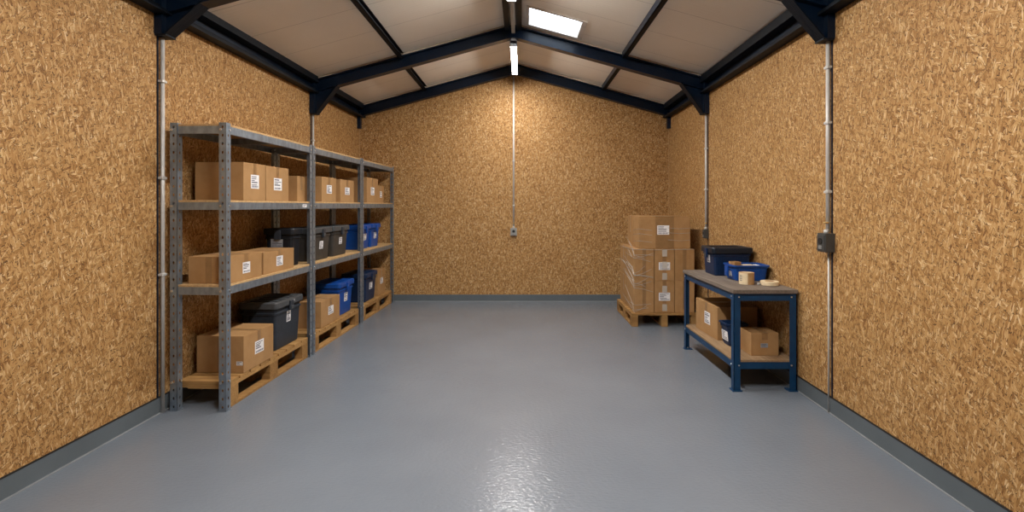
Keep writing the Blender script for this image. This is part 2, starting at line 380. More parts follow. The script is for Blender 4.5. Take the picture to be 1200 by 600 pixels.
# ------------------------------------------------------------------ steel frame
def isec(w, h, tf=.012, tw=.010):
    a = w/2
    return [(-a, 0), (a, 0), (a, tf), (tw/2, tf), (tw/2, h-tf), (a, h-tf), (a, h), (-a, h), (-a, h-tf), (-tw/2, h-tf), (-tw/2, tf), (-a, tf)]
def portal(y, label, zb_l, zb_r, depth=.15, fw=.11, haunch=True):
    t = thing('portal_frame', label, 'steel frame', (0, y, 0), 0, 'steel portal frames')
    top = -.028
    for sgn, fx, zb in ((-1, xL, zb_l), (1, xR, zb_r)):
        xe = fx(y)
        A = Vector((RX, 0, RZ+top-depth)); Bv = Vector((xe-sgn*.01, 0, zc(xe-sgn*.01)+top-depth))
        b = MB(); b.sweep(isec(fw, depth), A, Bv, (0, 1, 0), (0, 0, 1), M['steel']); b.build('rafter', t)
        if haunch:
            b = MB(); x0 = xe - sgn*.005; run = .34
            x1 = x0 - sgn*run; z1 = zc(x1)+top-depth+.01; foot = .075
            b.sweep([(x0, zb), (x0-sgn*foot, zb), (x1, z1), (x0, zc(x0)+top-depth+.01)], (0, -.005, 0), (0, .005, 0), (1, 0, 0), (0, 0, 1), M['steel'])
            # soffit flange
            d = Vector((x1-(x0-sgn*foot), 0, z1-zb)).normalized(); nrm = Vector((-d.z*sgn*-1, 0, d.x*sgn*-1))
            b.sweep([(-fw/2, 0), (fw/2, 0), (fw/2, .012), (-fw/2, .012)], (x0-sgn*foot, 0, zb), (x1, 0, z1), (0, 1, 0), (0, 0, 1), M['charcoal'])
            b.box(min(x0, x0-sgn*(foot+.005)), max(x0, x0-sgn*(foot+.005)), -fw/2, fw/2, zb-.012, zb, M['charcoal'])
            b.build('haunch', t)
        else:
            b = MB(); b.box(min(xe, xe-sgn*.05), max(xe, xe-sgn*.05), -.04, .03, zb, 2.95, M['steel']); b.build('knee', t)
        # the column is let into the wall lining: only a narrow edge of its flange shows
        if haunch:
            b = MB(); b.box(min(xe+sgn*.02, xe-sgn*.007), max(xe+sgn*.02, xe-sgn*.007), -.027, -.016, 0, zb-.012, M['steel']); b.build('column', t)
            b = MB(); b.box(min(xe, xe-sgn*.055), max(xe, xe-sgn*.055), -fw/2, fw/2, zb, zc(xe)-.05, M['steel']); b.build('knee', t)
    b = MB(); b.sweep([(RX-.1, RZ+top-depth+.004), (RX+.1, RZ+top-depth+.004), (RX+.1, RZ+top-.03), (RX, RZ+top), (RX-.1, RZ+top-.03)], (0, -.014, 0), (0, .014, 0), (1, 0, 0), (0, 0, 1), M['steel']); b.build('apex_plate', t)
    for sgn, fx in ((-1, xL), (1, xR)):
        b = MB(); xa, xb = RX+sgn*.06, fx(y)-sgn*.1
        b.sweep([(-.035, 0), (.035, 0), (.035, .026), (-.035, .026)], (xa, 0, zc(xa)+top), (xb, 0, zc(xb)+top), (0, 1, 0), (0, 0, 1), M['batten']); b.build('packing_strip', t)
    return t
Y1, Y2, Y3 = 3.71, 6.28, 7.97
portal(Y1, 'dark steel portal frame cut off by the top edge, only its haunches showing', 2.73, 2.70)
portal(Y2, 'dark navy steel portal frame spanning the room just beyond the skylight', 2.63, 2.63)
portal(Y3, 'dark steel portal frame against the back wall gable', 2.70, 2.70, .155, .09, haunch=False)
# purlins and eaves beams
def purlin(x, y0, y1, label, w=.055, h=.07):
    b = MB(); z = zc(x)-h
    b.box(x-w/2, x+w/2, y0, y1, z+h-.004, z+h+.003, M['charcoal']); b.box(x-w/2, x-w/2+.008, y0, y1, z, z+h, M['steel'])
    b.box(x-w/2, x+w/2, y0, y1, z, z+.008, M['charcoal']); b.box(x+w/2-.006, x+w/2, y0, y1, z, z+.02, M['charcoal'])
    return tag(b.build('roof_purlin'), label, 'purlin', 'mid slope purlins')
purlin(-1.46, 1.2, Y2-.06, 'long dark purlin under the left roof slope, in front of the navy frame')
purlin(-1.49, Y2+.06, Y3-.05, 'short dark purlin under the left roof slope, by the back gable')
purlin(1.25, 1.2, Y2-.06, 'long dark purlin under the right roof slope, in front of the navy frame')
purlin(1.27, Y2+.06, Y3-.05, 'short dark purlin under the right roof slope, by the back gable')
def eave(fx, sgn, label):
    b = MB(); z0 = 2.875; h = .18; d = .10
    for pr, m in (([(0, 0), (d, 0), (d, .022), (0, .012)], 'charcoal'), ([(0, 0), (.01, 0), (.01, h), (0, h)], 'steel'), ([(0, h-.05), (d, h-.05), (d, h+.03), (0, h+.03)], 'charcoal'), ([(.01, .05), (.05, .05), (.05, .06), (.01, .06)], 'charcoal')):
        b.sweep(pr, (fx(YF), YF, z0), (fx(YB), YB, z0), (-sgn, 0, 0), (0, 0, 1), M[m])
    return tag(b.build('eave_beam'), label, 'steel beam', 'eaves beams along the side walls')
eave(xL, -1, 'dark steel eaves beam along the top of the left wall above the shelving')
eave(xR, 1, 'dark steel eaves beam along the top of the right wall above the workbench')
for x0, x1, lab in ((RX-.10, RX-.045, 'dark ridge purlin left of the tube lights'), (RX+.04, RX+.095, 'dark ridge purlin right of the tube lights, next to the skylight')):
    b = MB(); b.box(x0, x1, YF, Y2-.06, zc(RX-.1)-.07, zc(RX+.1), M['steel']); b.box(x0-.006, x1+.006, YF, Y2-.06, zc(RX-.1)-.075, zc(RX-.1)-.068, M['charcoal'])
    tag(b.build('ridge_purlin'), lab, 'purlin', 'ridge purlins')

# ------------------------------------------------------------------ tube lights along the ridge
def tube_light(y0, y1, z, label, mat='tube'):
    t = thing('tube_light', label, 'light', (RX, y0, z), 0, 'tube lights along the ridge')
    Ln = y1-y0
    b = MB(); b.sweep([(-.042, -.001), (-.037, -.001), (-.037, .012), (.037, .012), (.037, -.001), (.042, -.001), (.042, .045), (.022, .075), (-.022, .075), (-.042, .045)], (0, 0, 0), (0, Ln, 0), (1, 0, 0), (0, 0, 1), M['lamp_body']); b.build('housing', t)
    b = MB(); b.sweep([(.034*math.cos(a), .023*math.sin(a)+.012) for a in (PI+PI*i/10*1.0 for i in range(11))], (0, .03, 0), (0, Ln-.03, 0), (1, 0, 0), (0, 0, 1), M[mat]); b.build('tube', t)
    for ya, yb in ((0, .03), (Ln-.03, Ln)):
        b = MB(); b.box(-.044, .044, ya, yb, -.021, .05, M['lamp_body'], .004); b.build('end_cap', t)
    for yy in (.12, Ln-.12):
        b = MB(); b.box(-.008, .008, yy-.01, yy+.01, .07, RZ-z-.002, M['black']); b.build('hanger', t)
    return t
tube_light(6.25, 7.64, 3.47, 'lit white tube light at the ridge in front of the back gable', 'tube_dim')
tube_light(3.72, 5.13, 3.56, 'lit white tube light at the ridge, just its end showing at the top edge', 'tube_mid')
tube_light(0.95, 2.36, 3.56, 'lit tube light at the ridge above the camera')
b = MB(); b.box(RX-.022, RX+.022, 5.14, 6.2, 3.585, 3.625, M['lamp_body'], .004); b.box(RX-.006, RX+.006, 5.2, 5.22, 3.62, RZ, M['black']); b.box(RX-.006, RX+.006, 6.1, 6.12, 3.62, RZ, M['black'])
tag(b.build('cable_trunking'), 'grey cable trunking along the ridge between the two tube lights', 'trunking')

# ------------------------------------------------------------------ conduits and sockets
def conduit(x, y, z0, z1, r, label, clips=(), side=None):
    t = thing('conduit', label, 'conduit', (x, y, z0), 0)
    b = MB(); b.cyl((0, 0, 0), (0, 0, z1-z0), r, M['pipe'], 14); b.build('pipe', t)
    for z in clips:
        b = MB(); b.cyl((0, 0, z-z0-.012), (0, 0, z-z0+.012), r*1.35, M['pipe'], 14); b.box(-r*1.2, r*1.2, -r*1.9, r*1.9, z-z0-.008, z-z0+.008, M['pipe'], .002); b.build('pipe_clip', t)
    return t
ZP1 = 1.32
xr = xR(Y1)
conduit(xr-.022, Y1+.0, 1.31, 2.688, .0135, 'galvanised conduit running down the right wall into the grey socket box', (1.6, 2.1, 2.5))
conduit(xr-.016, Y1+.0, 0.0, 1.17, .006, 'thin conduit below the grey socket box on the right wall', ())
conduit(xL(Y1)+.022, Y1+.004, 0.0, 2.718, .0135, 'galvanised conduit down the left wall beside the first shelving rack', (1.0, 1.7, 2.4))
conduit(xR(Y2)-.022, Y2, 1.21, 2.618, .0135, 'galvanised conduit on the right wall behind the pallet of cartons', (1.7, 2.2))
conduit(xL(Y2)+.022, Y2, 0.0, 2.618, .0125, 'galvanised conduit on the left wall rising above the middle rack', (2.3,))
conduit(-.121, YB-.018, 1.16, 3.52, .0135, 'thin grey conduit down the middle of the back wall', (1.5, 2.2, 2.9))
def socket(name, label, loc, rz, w, h, d, mat, dark=True):
    """box whose front faces local -Y"""
    t = thing(name, label, 'socket box', loc, rz)
    b = MB(); b.box(-w/2, w/2, -d, 0, 0, h, M[mat], .004); b.build('back_box', t)
    b = MB(); b.box(-w*.42, w*.42, -d-.006, -d+.002, h*.08, h*.92, M[mat], .002)
    b.lathe([(.001, 0), (w*.22, 0), (w*.22, .008), (.001, .008)], M['black'], 14)
    vs = [v for v in b.bm.verts if abs(v.co.z) < .0085 and v.co.length < w*.3 and v.co.y > -d*.6]
    bmesh.ops.transform(b.bm, matrix=Matrix.Translation((0, -d-.004, h*.58)) @ Matrix.Rotation(PI/2, 4, 'X'), verts=vs)
    b.build('face_plate', t)
    b = MB(); b.box(-w*.16, w*.16, -d-.013, -d-.004, h*.16, h*.34, M['socket_light'], .002); b.build('switch', t)
    b = MB(); b.cyl((0, -d*.5, h-.002), (0, -d*.5, h+.025), .017, M['pipe'], 12); b.build('gland', t); b = MB(); b.cyl((0, -d*.5, h+.07), (0, -d*.5, h+.082), .018, M['brass'], 12); b.build('collar', t)
    return t
socket('socket_box', 'dark grey socket box on the right wall in front of the workbench', (xr-.0, Y1, 1.165), -PI/2, .105, .135, .07, 'box_grey')
socket('socket_box', 'small dark switch box on the right wall above the blue storage tub', (xR(Y2), Y2, 1.10), -PI/2, .07, .11, .05, 'box_grey')
socket('socket_box', 'small grey socket box in the middle of the back wall', (-.121, YB, 1.03), 0, .10, .12, .045, 'socket_light')

# ------------------------------------------------------------------ shelving racks
P0 = (-2.145, 3.72); P3 = (-1.98, 7.96)
RA = math.atan2(P3[0]-P0[0], P3[1]-P0[1])          # row direction, measured from +Y
PITCH = math.hypot(P3[0]-P0[0], P3[1]-P0[1])/3; RL = PITCH-.012; RD = .42; RH = 2.105
def row(u, v=0.0):                                   # u along the row, v towards the wall
    return (P0[0] + u*math.sin(RA) - v*math.cos(RA), P0[1] + u*math.cos(RA) + v*math.sin(RA))
def flange(b, w, H, T, mat):
    n = 34; p = H/n; th = .0022; k = b.mi(mat)
    for c in range(n):
        cx, cz = w*.5, (c+.5)*p
        out = [(w, cz), (w, (c+1)*p), (cx, (c+1)*p), (0, (c+1)*p), (0, cz), (0, c*p), (cx, c*p), (w, c*p)]
        inn = [(cx+.0078*math.cos(a), cz+.0118*math.sin(a)) for a in (2*PI*i/8 for i in range(8))]
        vs = {}
        for nm, ring in (('o', out), ('i', inn)):
            for s_, t_ in (('f', 0), ('b', th)):
                vs[nm+s_] = [b.bm.verts.new(T @ Vector((x, t_, z))) for x, z in ring]
        for i in range(8):
            j = (i+1) % 8
            for q in ((vs['of'][i], vs['of'][j], vs['if'][j], vs['if'][i]), (vs['ob'][j], vs['ob'][i], vs['ib'][i], vs['ib'][j]), (vs['if'][i], vs['if'][j], vs['ib'][j], vs['ib'][i])):
                b.bm.faces.new(q).material_index = k
            if i in (7, 0, 3, 4):
                b.bm.faces.new((vs['of'][j], vs['of'][i], vs['ob'][i], vs['ob'][j])).material_index = k
FW = .054
TIERS = (.905, 1.525, 2.082)                          # top of the beams
def upright(rack, x, y, sy):
    """corner of the angle at local (x,y); one flange towards -x, the other along sy*y"""
    u = bpy.data.objects.new('upright', None); C.objects.link(u); u.parent = rack; u.location = (x, y, 0)
    b = MB()
    flange(b, FW, RH, Matrix(((-1, 0, 0, 0), (0, sy, 0, 0), (0, 0, 1, 0), (0, 0, 0, 1))), M['galv'])
    flange(b, FW, RH, Matrix(((0, -1, 0, 0), (sy, 0, 0, 0), (0, 0, 1, 0), (0, 0, 0, 1))), M['galv'])
    b.build('post', u)
    b = MB(); b.box(-FW-.006, .004, min(-sy*.004, sy*(FW+.006)), max(-sy*.004, sy*(FW+.006)), 0, .004, M['galv']); b.build('foot_plate', u)
    b = MB(); b.cyl((0, 0, 0), (0, .007, 0), .0085, M['bolt'], 8); first = b.build('bolt', u); used = False
    for z in TIERS + (.21,):
        for dz in ((-.028,) if z > .3 else (0,)):
            for pos, rz in (((-FW*.72, 0, z+dz), PI if sy > 0 else 0), ((0, sy*FW*.72, z+dz), -PI/2)):
                o = first if not used else first.copy()
                if used: C.objects.link(o); o.parent = u
                used = True; o.location = pos; o.rotation_euler = (0, 0, rz)
    return u
rack0 = thing('shelving_rack', 'galvanised shelving rack nearest the camera on the left wall', 'shelving', (*row(0), 0), -RA, 'galvanised shelving racks')
for x in (0, -RD+FW):
    upright(rack0, x, 0, 1); upright(rack0, x, RL, -1)
CSEC = [(0, 0), (.022, 0), (.022, .006), (.0025, .006), (.0025, .050), (.018, .050), (.018, .056), (0, .056)]
for zt in TIERS:
    z = zt-.056
    for x, U in ((-.004, -1), (-RD+.004, 1)):
        b = MB(); b.sweep(CSEC, (x, .006, z), (x, RL-.006, z), (U, 0, 0), (0, 0, 1), M['galv']); b.build('long_beam', rack0)
    for y, U in ((.006, 1), (RL-.006, -1)):
        b = MB(); b.sweep(CSEC, (-FW, y, z), (-RD+FW, y, z), (0, U, 0), (0, 0, 1), M['galv']); b.build('end_beam', rack0)
    b = MB(); b.box(-RD+.008, -.008, .012, RL-.012, zt, zt+.016, M['board'], .001)
    b.build('shelf_board', rack0)
    b = MB(); b.sweep(CSEC[:6]+[(0, .050)], (-RD+.02, RL/2, z+.004), (-.02, RL/2, z+.004), (0, 1, 0), (0, 0, 1), M['galv']); b.build('cross_bar', rack0)
for k, lab in ((1, 'galvanised shelving rack in the middle of the row, holding two dark grey tubs'), (2, 'galvanised shelving rack at the far end by the back wall, holding two blue tubs')):
    r = copy_tree(rack0); r.location = (*row(k*PITCH), 0); r['label'] = lab
# small blank-lined ticket on the beams
def ticket(rack_u, z, label):
    t = thing('shelf_ticket', label, 'label', (*row(rack_u), z), -RA)
    b = MB(); b.box(-.0035, -.002, 0, .085, 0, .028, M['paper']); b.box(-.0019, -.0016, .012, .07, .016, .020, M['ink']); b.box(-.0019, -.0016, .012, .05, .008, .011, M['ink']); b.build('card', t)
ticket(1.20, 1.484, 'small white ticket on the second beam of the nearest rack')

# ------------------------------------------------------------------ cartons, tubs, pallets
def label_mesh(wd, ht, seed, mats=('paper', 'ink'), outward=1.0):
    """label in local (s, out, z): s across, built later through a matrix"""
    r = random.Random(seed); b = MB()
    b.box(-wd/2, wd/2, -.0012, 0, -ht/2, ht/2, M[mats[0]])
    z = ht*.36
    while z > -ht*.22:
        h = ht*r.choice((.05, .06, .09)); x0 = -wd*.42; 
        x1 = wd*r.uniform(-.05, .42)
        b.box(x0, x1, -.0017, -.0011, z-h/2, z+h/2, M[mats[1]]); z -= h + ht*.075
    x = -wd*.4
    while x < wd*.38:
        w_ = wd*r.choice((.015, .03, .045)); b.box(x, x+w_, -.0017, -.0011, -ht*.42, -ht*.27, M[mats[1]]); x += w_ + wd*r.choice((.02, .035))
    return b
def face_T(face, w, d):
    """placement of things lying on a face of a w x d footprint centred at the origin"""
    return {'x+': ((w/2, 0), PI/2), 'x-': ((-w/2, 0), -PI/2), 'y-': ((0, -d/2), 0.0), 'y+': ((0, d/2), PI)}[face]
def put_label(t, face, w, d, s, z, wd, ht, seed, mats=('paper', 'ink'), lift=.0, tilt=0.0, label=None):
    (cx, cy), rz = face_T(face, w, d)
    o = label_mesh(wd, ht, seed, mats).build('label', t)
    ux, uy = math.cos(rz), math.sin(rz); nx, ny = math.sin(rz), -math.cos(rz)
    o.location = (cx + ux*s + nx*(lift+.0004), cy + uy*s + ny*(lift+.0004), z); o.rotation_euler = (tilt, 0, rz)
    if label: o['label'] = label
    return o
seedn = [10]
def carton(label, loc, w, d, h, rz=0.0, group=None, face='x+', lab=None, tape_axis='X', tape_w=.048, drop=.55, name='cardboard_box', second=None, tapes=True, edge_tape=False):
    """w across X, d along Y; lab = (s, z, width, height)"""
    seedn[0] += 1
    t = thing(name, label, 'box', loc, rz, group)
    b = MB(); b.box(-w/2, w/2, -d/2, d/2, 0, h-.004, M['card'], .0035)
    g = .0015                                                      # the two outer flaps meet along the tape line
    if tape_axis == 'X':
        b.box(-w/2+.001, w/2-.001, -d/2+.001, -g, h-.005, h, M['card'], .001); b.box(-w/2+.001, w/2-.001, g, d/2-.001, h-.005, h, M['card'], .001)
    else:
        b.box(-w/2+.001, -g, -d/2+.001, d/2-.001, h-.005, h, M['card'], .001); b.box(g, w/2-.001, -d/2+.001, d/2-.001, h-.005, h, M['card'], .001)
    b.build('carton', t)
    if tapes:
        tw = tape_w/2; e = .0008; b = MB(); dz = h*drop
        if tape_axis == 'X':
            b.box(-w/2-e, w/2+e, -tw, tw, h-.0005, h+e, M['tape']); b.box(w/2-.0005, w/2+e, -tw, tw, h-dz, h, M['tape']); b.box(-w/2-e, -w/2+.0005, -tw, tw, h-dz, h, M['tape'])
        else:
            b.box(-tw, tw, -d/2-e, d/2+e, h-.0005, h+e, M['tape']); b.box(-tw, tw, -d/2-e, -d/2+.0005, h-dz, h, M['tape']); b.box(-tw, tw, d/2-.0005, d/2+e, h-dz, h, M['tape'])
        b.build('tape', t)
    if edge_tape:                                                   # a second strip down the narrow face
        b = MB(); b.box(-.024, .024, -d/2-.0008, -d/2+.0005, h*.02, h-.002, M['tape']); b.build('tape', t)
    if lab: put_label(t, face, w, d, lab[0], lab[1], lab[2], lab[3], seedn[0])
    if second: put_label(t, second[0], w, d, *second[1:], seedn[0]+90)
    return t

def rrect(w, d, r, z, n=5):
    pts = []
    for (sx, sy, a0) in ((1, 1, 0), (-1, 1, PI/2), (-1, -1, PI), (1, -1, 3*PI/2)):
        for i in range(n):
            a = a0 + PI/2*i/(n-1); pts.append((sx*(w/2-r)+r*math.cos(a), sy*(d/2-r)+r*math.sin(a), z))
    return pts
def tub(label, loc, w, d, h, body, lid, rz=0.0, group=None, face='x+', lab=None, latch=True, open_top=False, taper=.90, name='storage_tub', lid_label=False, latch_mat='galvdull', cat='storage tub', labmats=('paper', 'ink')):
    """w, d are the lid footprint"""
    seedn[0] += 1
    t = thing(name, label, cat, loc, rz, group)
    bw, bd = w-.03, d-.03; H = h if open_top else h-.035; b = MB()
    rings = [rrect(bw*taper-.01, bd*taper-.01, .02, 0), rrect(bw*taper, bd*taper, .025, .008)]
    for f in (.25, .5, .75):
        k = taper+(1-taper)*f; rings.append(rrect(bw*k, bd*k, .026, H*f))
    rings += [rrect(bw*.985, bd*.985, .027, H*.80), rrect(bw+.012, bd+.012, .029, H*.80+.004), rrect(bw+.012, bd+.012, .029, H*.80+.018), rrect(bw*.99, bd*.99, .027, H*.80+.022), rrect(bw, bd, .028, H-.014), rrect(w, d, .03, H-.012), rrect(w, d, .03, H)]
    if open_top:
        rings += [rrect(bw-.01, bd-.01, .025, H), rrect(bw*taper-.012, bd*taper-.012, .02, .012)]
    b.loft(rings, M[body])
    # upright stiffening ribs on the long faces
    for sy in (-1, 1):
        for s in (-.32, .32):
            x = s*bw; y0 = sy*bd*taper/2
            b.loft([[(x-.012, y0*.995, .012), (x+.012, y0*.995, .012), (x+.012, y0+sy*.004, .012), (x-.012, y0+sy*.004, .012)],
                    [(x-.012, sy*bd*.98/2*.995, H*.8), (x+.012, sy*bd*.98/2*.995, H*.8), (x+.012, sy*(bd*.98/2+.004), H*.8), (x-.012, sy*(bd*.98/2+.004), H*.8)]], M[body])
    b.build('body', t)
    if not open_top:
        b = MB()
        b.loft([rrect(w+.006, d+.006, .032, H-.022), rrect(w+.012, d+.012, .034, H-.018), rrect(w+.012, d+.012, .034, h-.010), rrect(w, d, .03, h), rrect(w-.05, d-.05, .025, h), rrect(w-.06, d-.06, .022, h-.008)], M[lid])
        for i in range(-2, 3):
            b.box(-w*.36, w*.36, i*d*.14-.006, i*d*.14+.006, h-.0085, h-.003, M[lid])
        b.build('lid', t)
    (cx, cy), fr = face_T(face, w, d)
    nx, ny = math.sin(fr), -math.cos(fr)
    if latch:
        b = MB(); b.box(-.032, .032, -.012, .004, -.095, -.004, M['slate_pl' if body in ('black_pl', 'slate_pl', 'grey_pl') else body], .004); b.box(-.022, .022, -.016, -.010, -.085, -.05, M['lid_grey' if body != 'blue_pl' else 'blue_pl'], .003)
        o = b.build('latch', t); o.location = (cx+nx*.006, cy+ny*.006, h-.012); o.rotation_euler = (0, 0, fr)
    if lab:
        span = (w if face[0] == 'x' else d); bs = (bw if face[0] == 'x' else bd)
        k = taper + (1-taper)*(lab[1]/H); inset = (span-bs*k)/2
        put_label(t, face, w, d, lab[0], lab[1], lab[2], lab[3], seedn[0], labmats, lift=-inset+.002, tilt=-math.atan((1-taper)*bs/2/H)*-1 if False else math.atan((1-taper)*bs/2/H))
    if lid_label:
        put_label(t, face, w, d, lid_label[0], h-.026, lid_label[1], .022, seedn[0]+40, ('grey_paper', 'ink'), lift=.007, label='small grey sticker on the lid rim')
    return t

def pallet(label, loc, w, d, h, rz=0.0, nboard=8, end_board=True, end_blocks=True):
    """w across X, d along Y; deck boards run across X"""
    t = thing('wooden_pallet', label, 'pallet', loc, rz, 'wooden pallets')
    bt = .02; dk = .024; st = h*.14; bz1 = h-dk-st
    xs = (-w/2, 0, w/2); bw = .075
    first = None
    step = (d)/nboard; bwid = step*.86
    for i in range(nboard):
        y = -d/2 + bwid/2 + i*(d-bwid)/(nboard-1)
        b = MB(); b.box(-w/2, w/2, -bwid/2, bwid/2, 0, dk+R.uniform(-.002, 0), M['pallet'], .002); o = b.build('deck_board', t); o.location = (0, y, h-dk)
    for x, ww in ((-w/2+bw/2, bw), (0, bw), (w/2-bw/2, bw)):
        b = MB(); b.box(-ww/2, ww/2, -d/2+.004, d/2-.004, 0, st, M['pallet'], .002); b.build('stringer', t, (x, 0, h-dk-st))
        y0_ = -d/2 if end_blocks or x > w*.3 else -.07
        b = MB(); b.box(-ww/2, ww/2, y0_, d/2, 0, bt, M['pallet'], .002); b.build('bottom_board', t, (x, 0, 0))
        for y, l in ((-d/2+.06, .115), (0, .13), (d/2-.06, .115)):
            if not end_blocks and y < 0 and x < w*.3: continue
            b = MB(); b.box(-ww/2, ww/2, -l/2, l/2, bt, bz1, M['pallet'], .002); b.build('block', t, (x, y, 0))
    if end_board:
        for y in (-d/2+.008, d/2-.008):
            b = MB(); b.box(-w/2+bw, w/2-bw, -.008, .008, -st-.006, -.001, M['pallet'], .002); b.build('end_rail', t, (0, y, h-dk))
    return t
PZ = .2
for k, lab in ((0, 'wooden pallet on the floor of the nearest rack, under a big carton and black tub'), (1, 'wooden pallet under the middle rack, carrying a carton and a bright blue tub'), (2, 'wooden pallet under the far rack beside the back wall')):
    u0 = k*PITCH+.066; u1 = (k+1)*PITCH-.07
    pallet(lab, (*row((u0+u1)/2, RD/2+.004), 0), RD-.032, u1-u0, PZ, -RA, nboard=9, end_blocks=False)

def on_row(y0, y1, inset, w, z, jit=0.0):
    u0, u1 = y0-P0[1], y1-P0[1]
    c = row((u0+u1)/2, inset+w/2)
    return (c[0], c[1], z), w, (u1-u0), -RA+jit
Z2, Z3 = TIERS[1]+.0165, TIERS[0]+.0165
def rc(label, y0, y1, inset, w, h, z, lab, group, jit=0.0, **kw):
    loc, w, d, rz = on_row(y0, y1, inset, w, z, jit); return carton(label, loc, w, d, h, rz, group, 'x+', lab, **kw)
def rt(label, y0, y1, inset, w, h, z, body, lid, lab, group, jit=0.0, **kw):
    loc, w, d, rz = on_row(y0, y1, inset, w, z, jit); return tub(label, loc, w, d, h, body, lid, rz, group, 'x+', lab, **kw)
GC = 'cartons on the shelving racks'; GT = 'lidded tubs on the shelving racks'
# nearest rack
rc('large brown carton with white label standing on the pallet of the nearest rack', 3.97, 4.41, .018, .375, .285, PZ+.0005, (.0, .15, .13, .10), GC, edge_tape=True, second=('y-', .155, .075, .05, .03))
rt('black lidded tub with white label on the nearest rack pallet', 4.53, 5.04, .055, .345, .435, PZ+.0005, 'slate_pl', 'lid_grey', (.0, .27, .075, .10), GT, lid_label=(.02, .10))
rc('wide brown carton at the near end of the middle shelf of the nearest rack', 3.79, 4.235, .022, .31, .2, Z3, (.0, .095, .10, .085), GC, edge_tape=True)
rc('shorter brown carton in the middle of the nearest rack middle shelf', 4.275, 4.80, .03, .31, .185, Z3, (.0, .092, .11, .085), GC)
rt('black tub in shadow with grey label, far end of nearest rack middle shelf', 4.86, 5.07, .07, .29, .36, Z3, 'black_pl', 'black_pl', None, GT, latch=False)
rc('big brown carton at the near end of the upper shelf of the nearest rack', 3.96, 4.275, .014, .385, .297, Z2, (.0, .15, .115, .11), GC)
rc('narrow brown carton beside the big one on the upper shelf of the nearest rack', 4.295, 4.68, .02, .33, .295, Z2, (.0, .145, .135, .105), GC)
rc('brown carton in shadow at the far end of the upper shelf of the nearest rack', 4.93, 5.09, .06, .30, .245, Z2, None, GC)
# middle rack
rc('brown carton with white label on the pallet of the middle rack, before the blue tub', 5.43, 5.93, .045, .33, .275, PZ+.0005, (.0, .145, .14, .09), GC)
rt('large bright blue lidded tub on the middle rack pallet behind a carton', 5.96, 6.42, .055, .345, .39, PZ+.0005, 'blue_pl', 'blue_pl', (.0, .20, .10, .10), GT)
rt('dark grey tub with white label at the near end of the middle rack middle shelf', 5.235, 5.72, .045, .34, .345, Z3, 'grey_pl', 'lid_grey', (.0, .16, .085, .08), GT)
rt('dark grey tub with white label, second on the middle rack middle shelf', 5.765, 6.235, .045, .34, .345, Z3, 'grey_pl', 'lid_grey', (.0, .17, .085, .08), GT)
rc('brown carton at the near end of the upper shelf of the middle rack', 5.37, 5.745, .012, .36, .265, Z2, (.0, .135, .13, .09), GC)
rc('brown carton second on the upper shelf of the middle rack', 5.865, 6.285, .012, .34, .262, Z2, (.0, .13, .14, .085), GC)
# far rack
rt('navy blue lidded tub with white label on the pallet of the far rack', 6.83, 7.30, .045, .34, .385, PZ+.0005, 'navy_pl', 'navy_pl', (.0, .20, .12, .09), GT)
rc('tall brown carton on the far rack pallet next to the back wall', 7.37, 7.70, .06, .32, .36, PZ+.0005, (.0, .20, .12, .085), GC)
rt('bright blue lidded tub nearer the camera on the far rack middle shelf', 6.67, 7.055, .055, .33, .32, Z3, 'blue_pl', 'blue_pl', (.0, .16, .10, .085), GT)
rt('bright blue lidded tub by the back wall on the far rack middle shelf', 7.085, 7.47, .055, .33, .322, Z3, 'blue_pl', 'blue_pl', (.0, .16, .10, .085), GT)
rc('tall brown carton at the near end of the upper shelf of the far rack', 6.78, 7.24, .02, .34, .335, Z2, (.0, .155, .14, .105), GC)
rc('small brown carton by the back wall on the upper shelf of the far rack', 7.33, 7.60, .05, .30, .245, Z2, (.0, .12, .09, .09), GC)
# label on the shaded black tub faces the camera
for o in list(bpy.data.objects):
    if o.get('label', '').startswith('black tub in shadow'):
        lo = label_mesh(.115, .075, 77, ('grey_paper', 'ink')).build('label', o); lo.location = (-.015, -.105+.012, .22); lo.rotation_euler = (0, 0, 0); lo['label'] = 'grey printed label'
        b = MB(); b.box(-.03, .03, -.012, .004, -.09, 0, M['slate_pl'], .004); lt = b.build('latch', o); lt.location = (.0, -.105-.003, .345)

# ------------------------------------------------------------------ wrapped pallet of cartons
pallet('wooden pallet under the wrapped stack of cartons in the back right corner', (1.37+.405, 6.34+.5, 0), .81, 1.0, .165, 0, nboard=8, end_board=False)
GS = 'cartons stacked on the wrapped pallet'
z1 = .166; h1 = .395; X0 = 1.408
colw = .252
names = ('left', 'middle', 'right')
for lay, lname in ((0, 'bottom'), (1, 'middle')):
    z = z1 + lay*(h1+.002)
    for c in range(3):
        nm = ('nearest the room', 'in the centre', 'tucked behind the workbench')[c]
        carton('brown carton in the %s layer of the wrapped pallet front, %s' % (lname, nm), (X0+colw*(c+.5), 6.39+.23, z), colw-.007, .455, h1, 0, GS, 'y-', (0.0, h1*(.46 if lay else .50), .14, .10 if lay == 0 else .095) if c == 1 else None, tape_axis='Y', drop=.9)
    carton('wide brown carton in the %s layer at the back of the wrapped pallet' % lname, (X0+colw*1.5, 6.86+.22, z), colw*3-.006, .44, h1, 0, GS, 'x-', None, tape_axis='X')
z = z1+2*(h1+.002)
carton('large brown carton with white label on top of the wrapped pallet stack', (1.475+.32, 6.41+.17, z), .64, .34, .405, 0, GS, 'y-', (-.02, .235, .15, .115), tape_axis='Y', tape_w=.23, drop=1.0)
carton('brown carton behind the labelled one on top of the wrapped pallet stack', (1.475+.32, 6.76+.17, z), .64, .34, .405, 0, GS, 'x-', None, tape_axis='X', tapes=True)
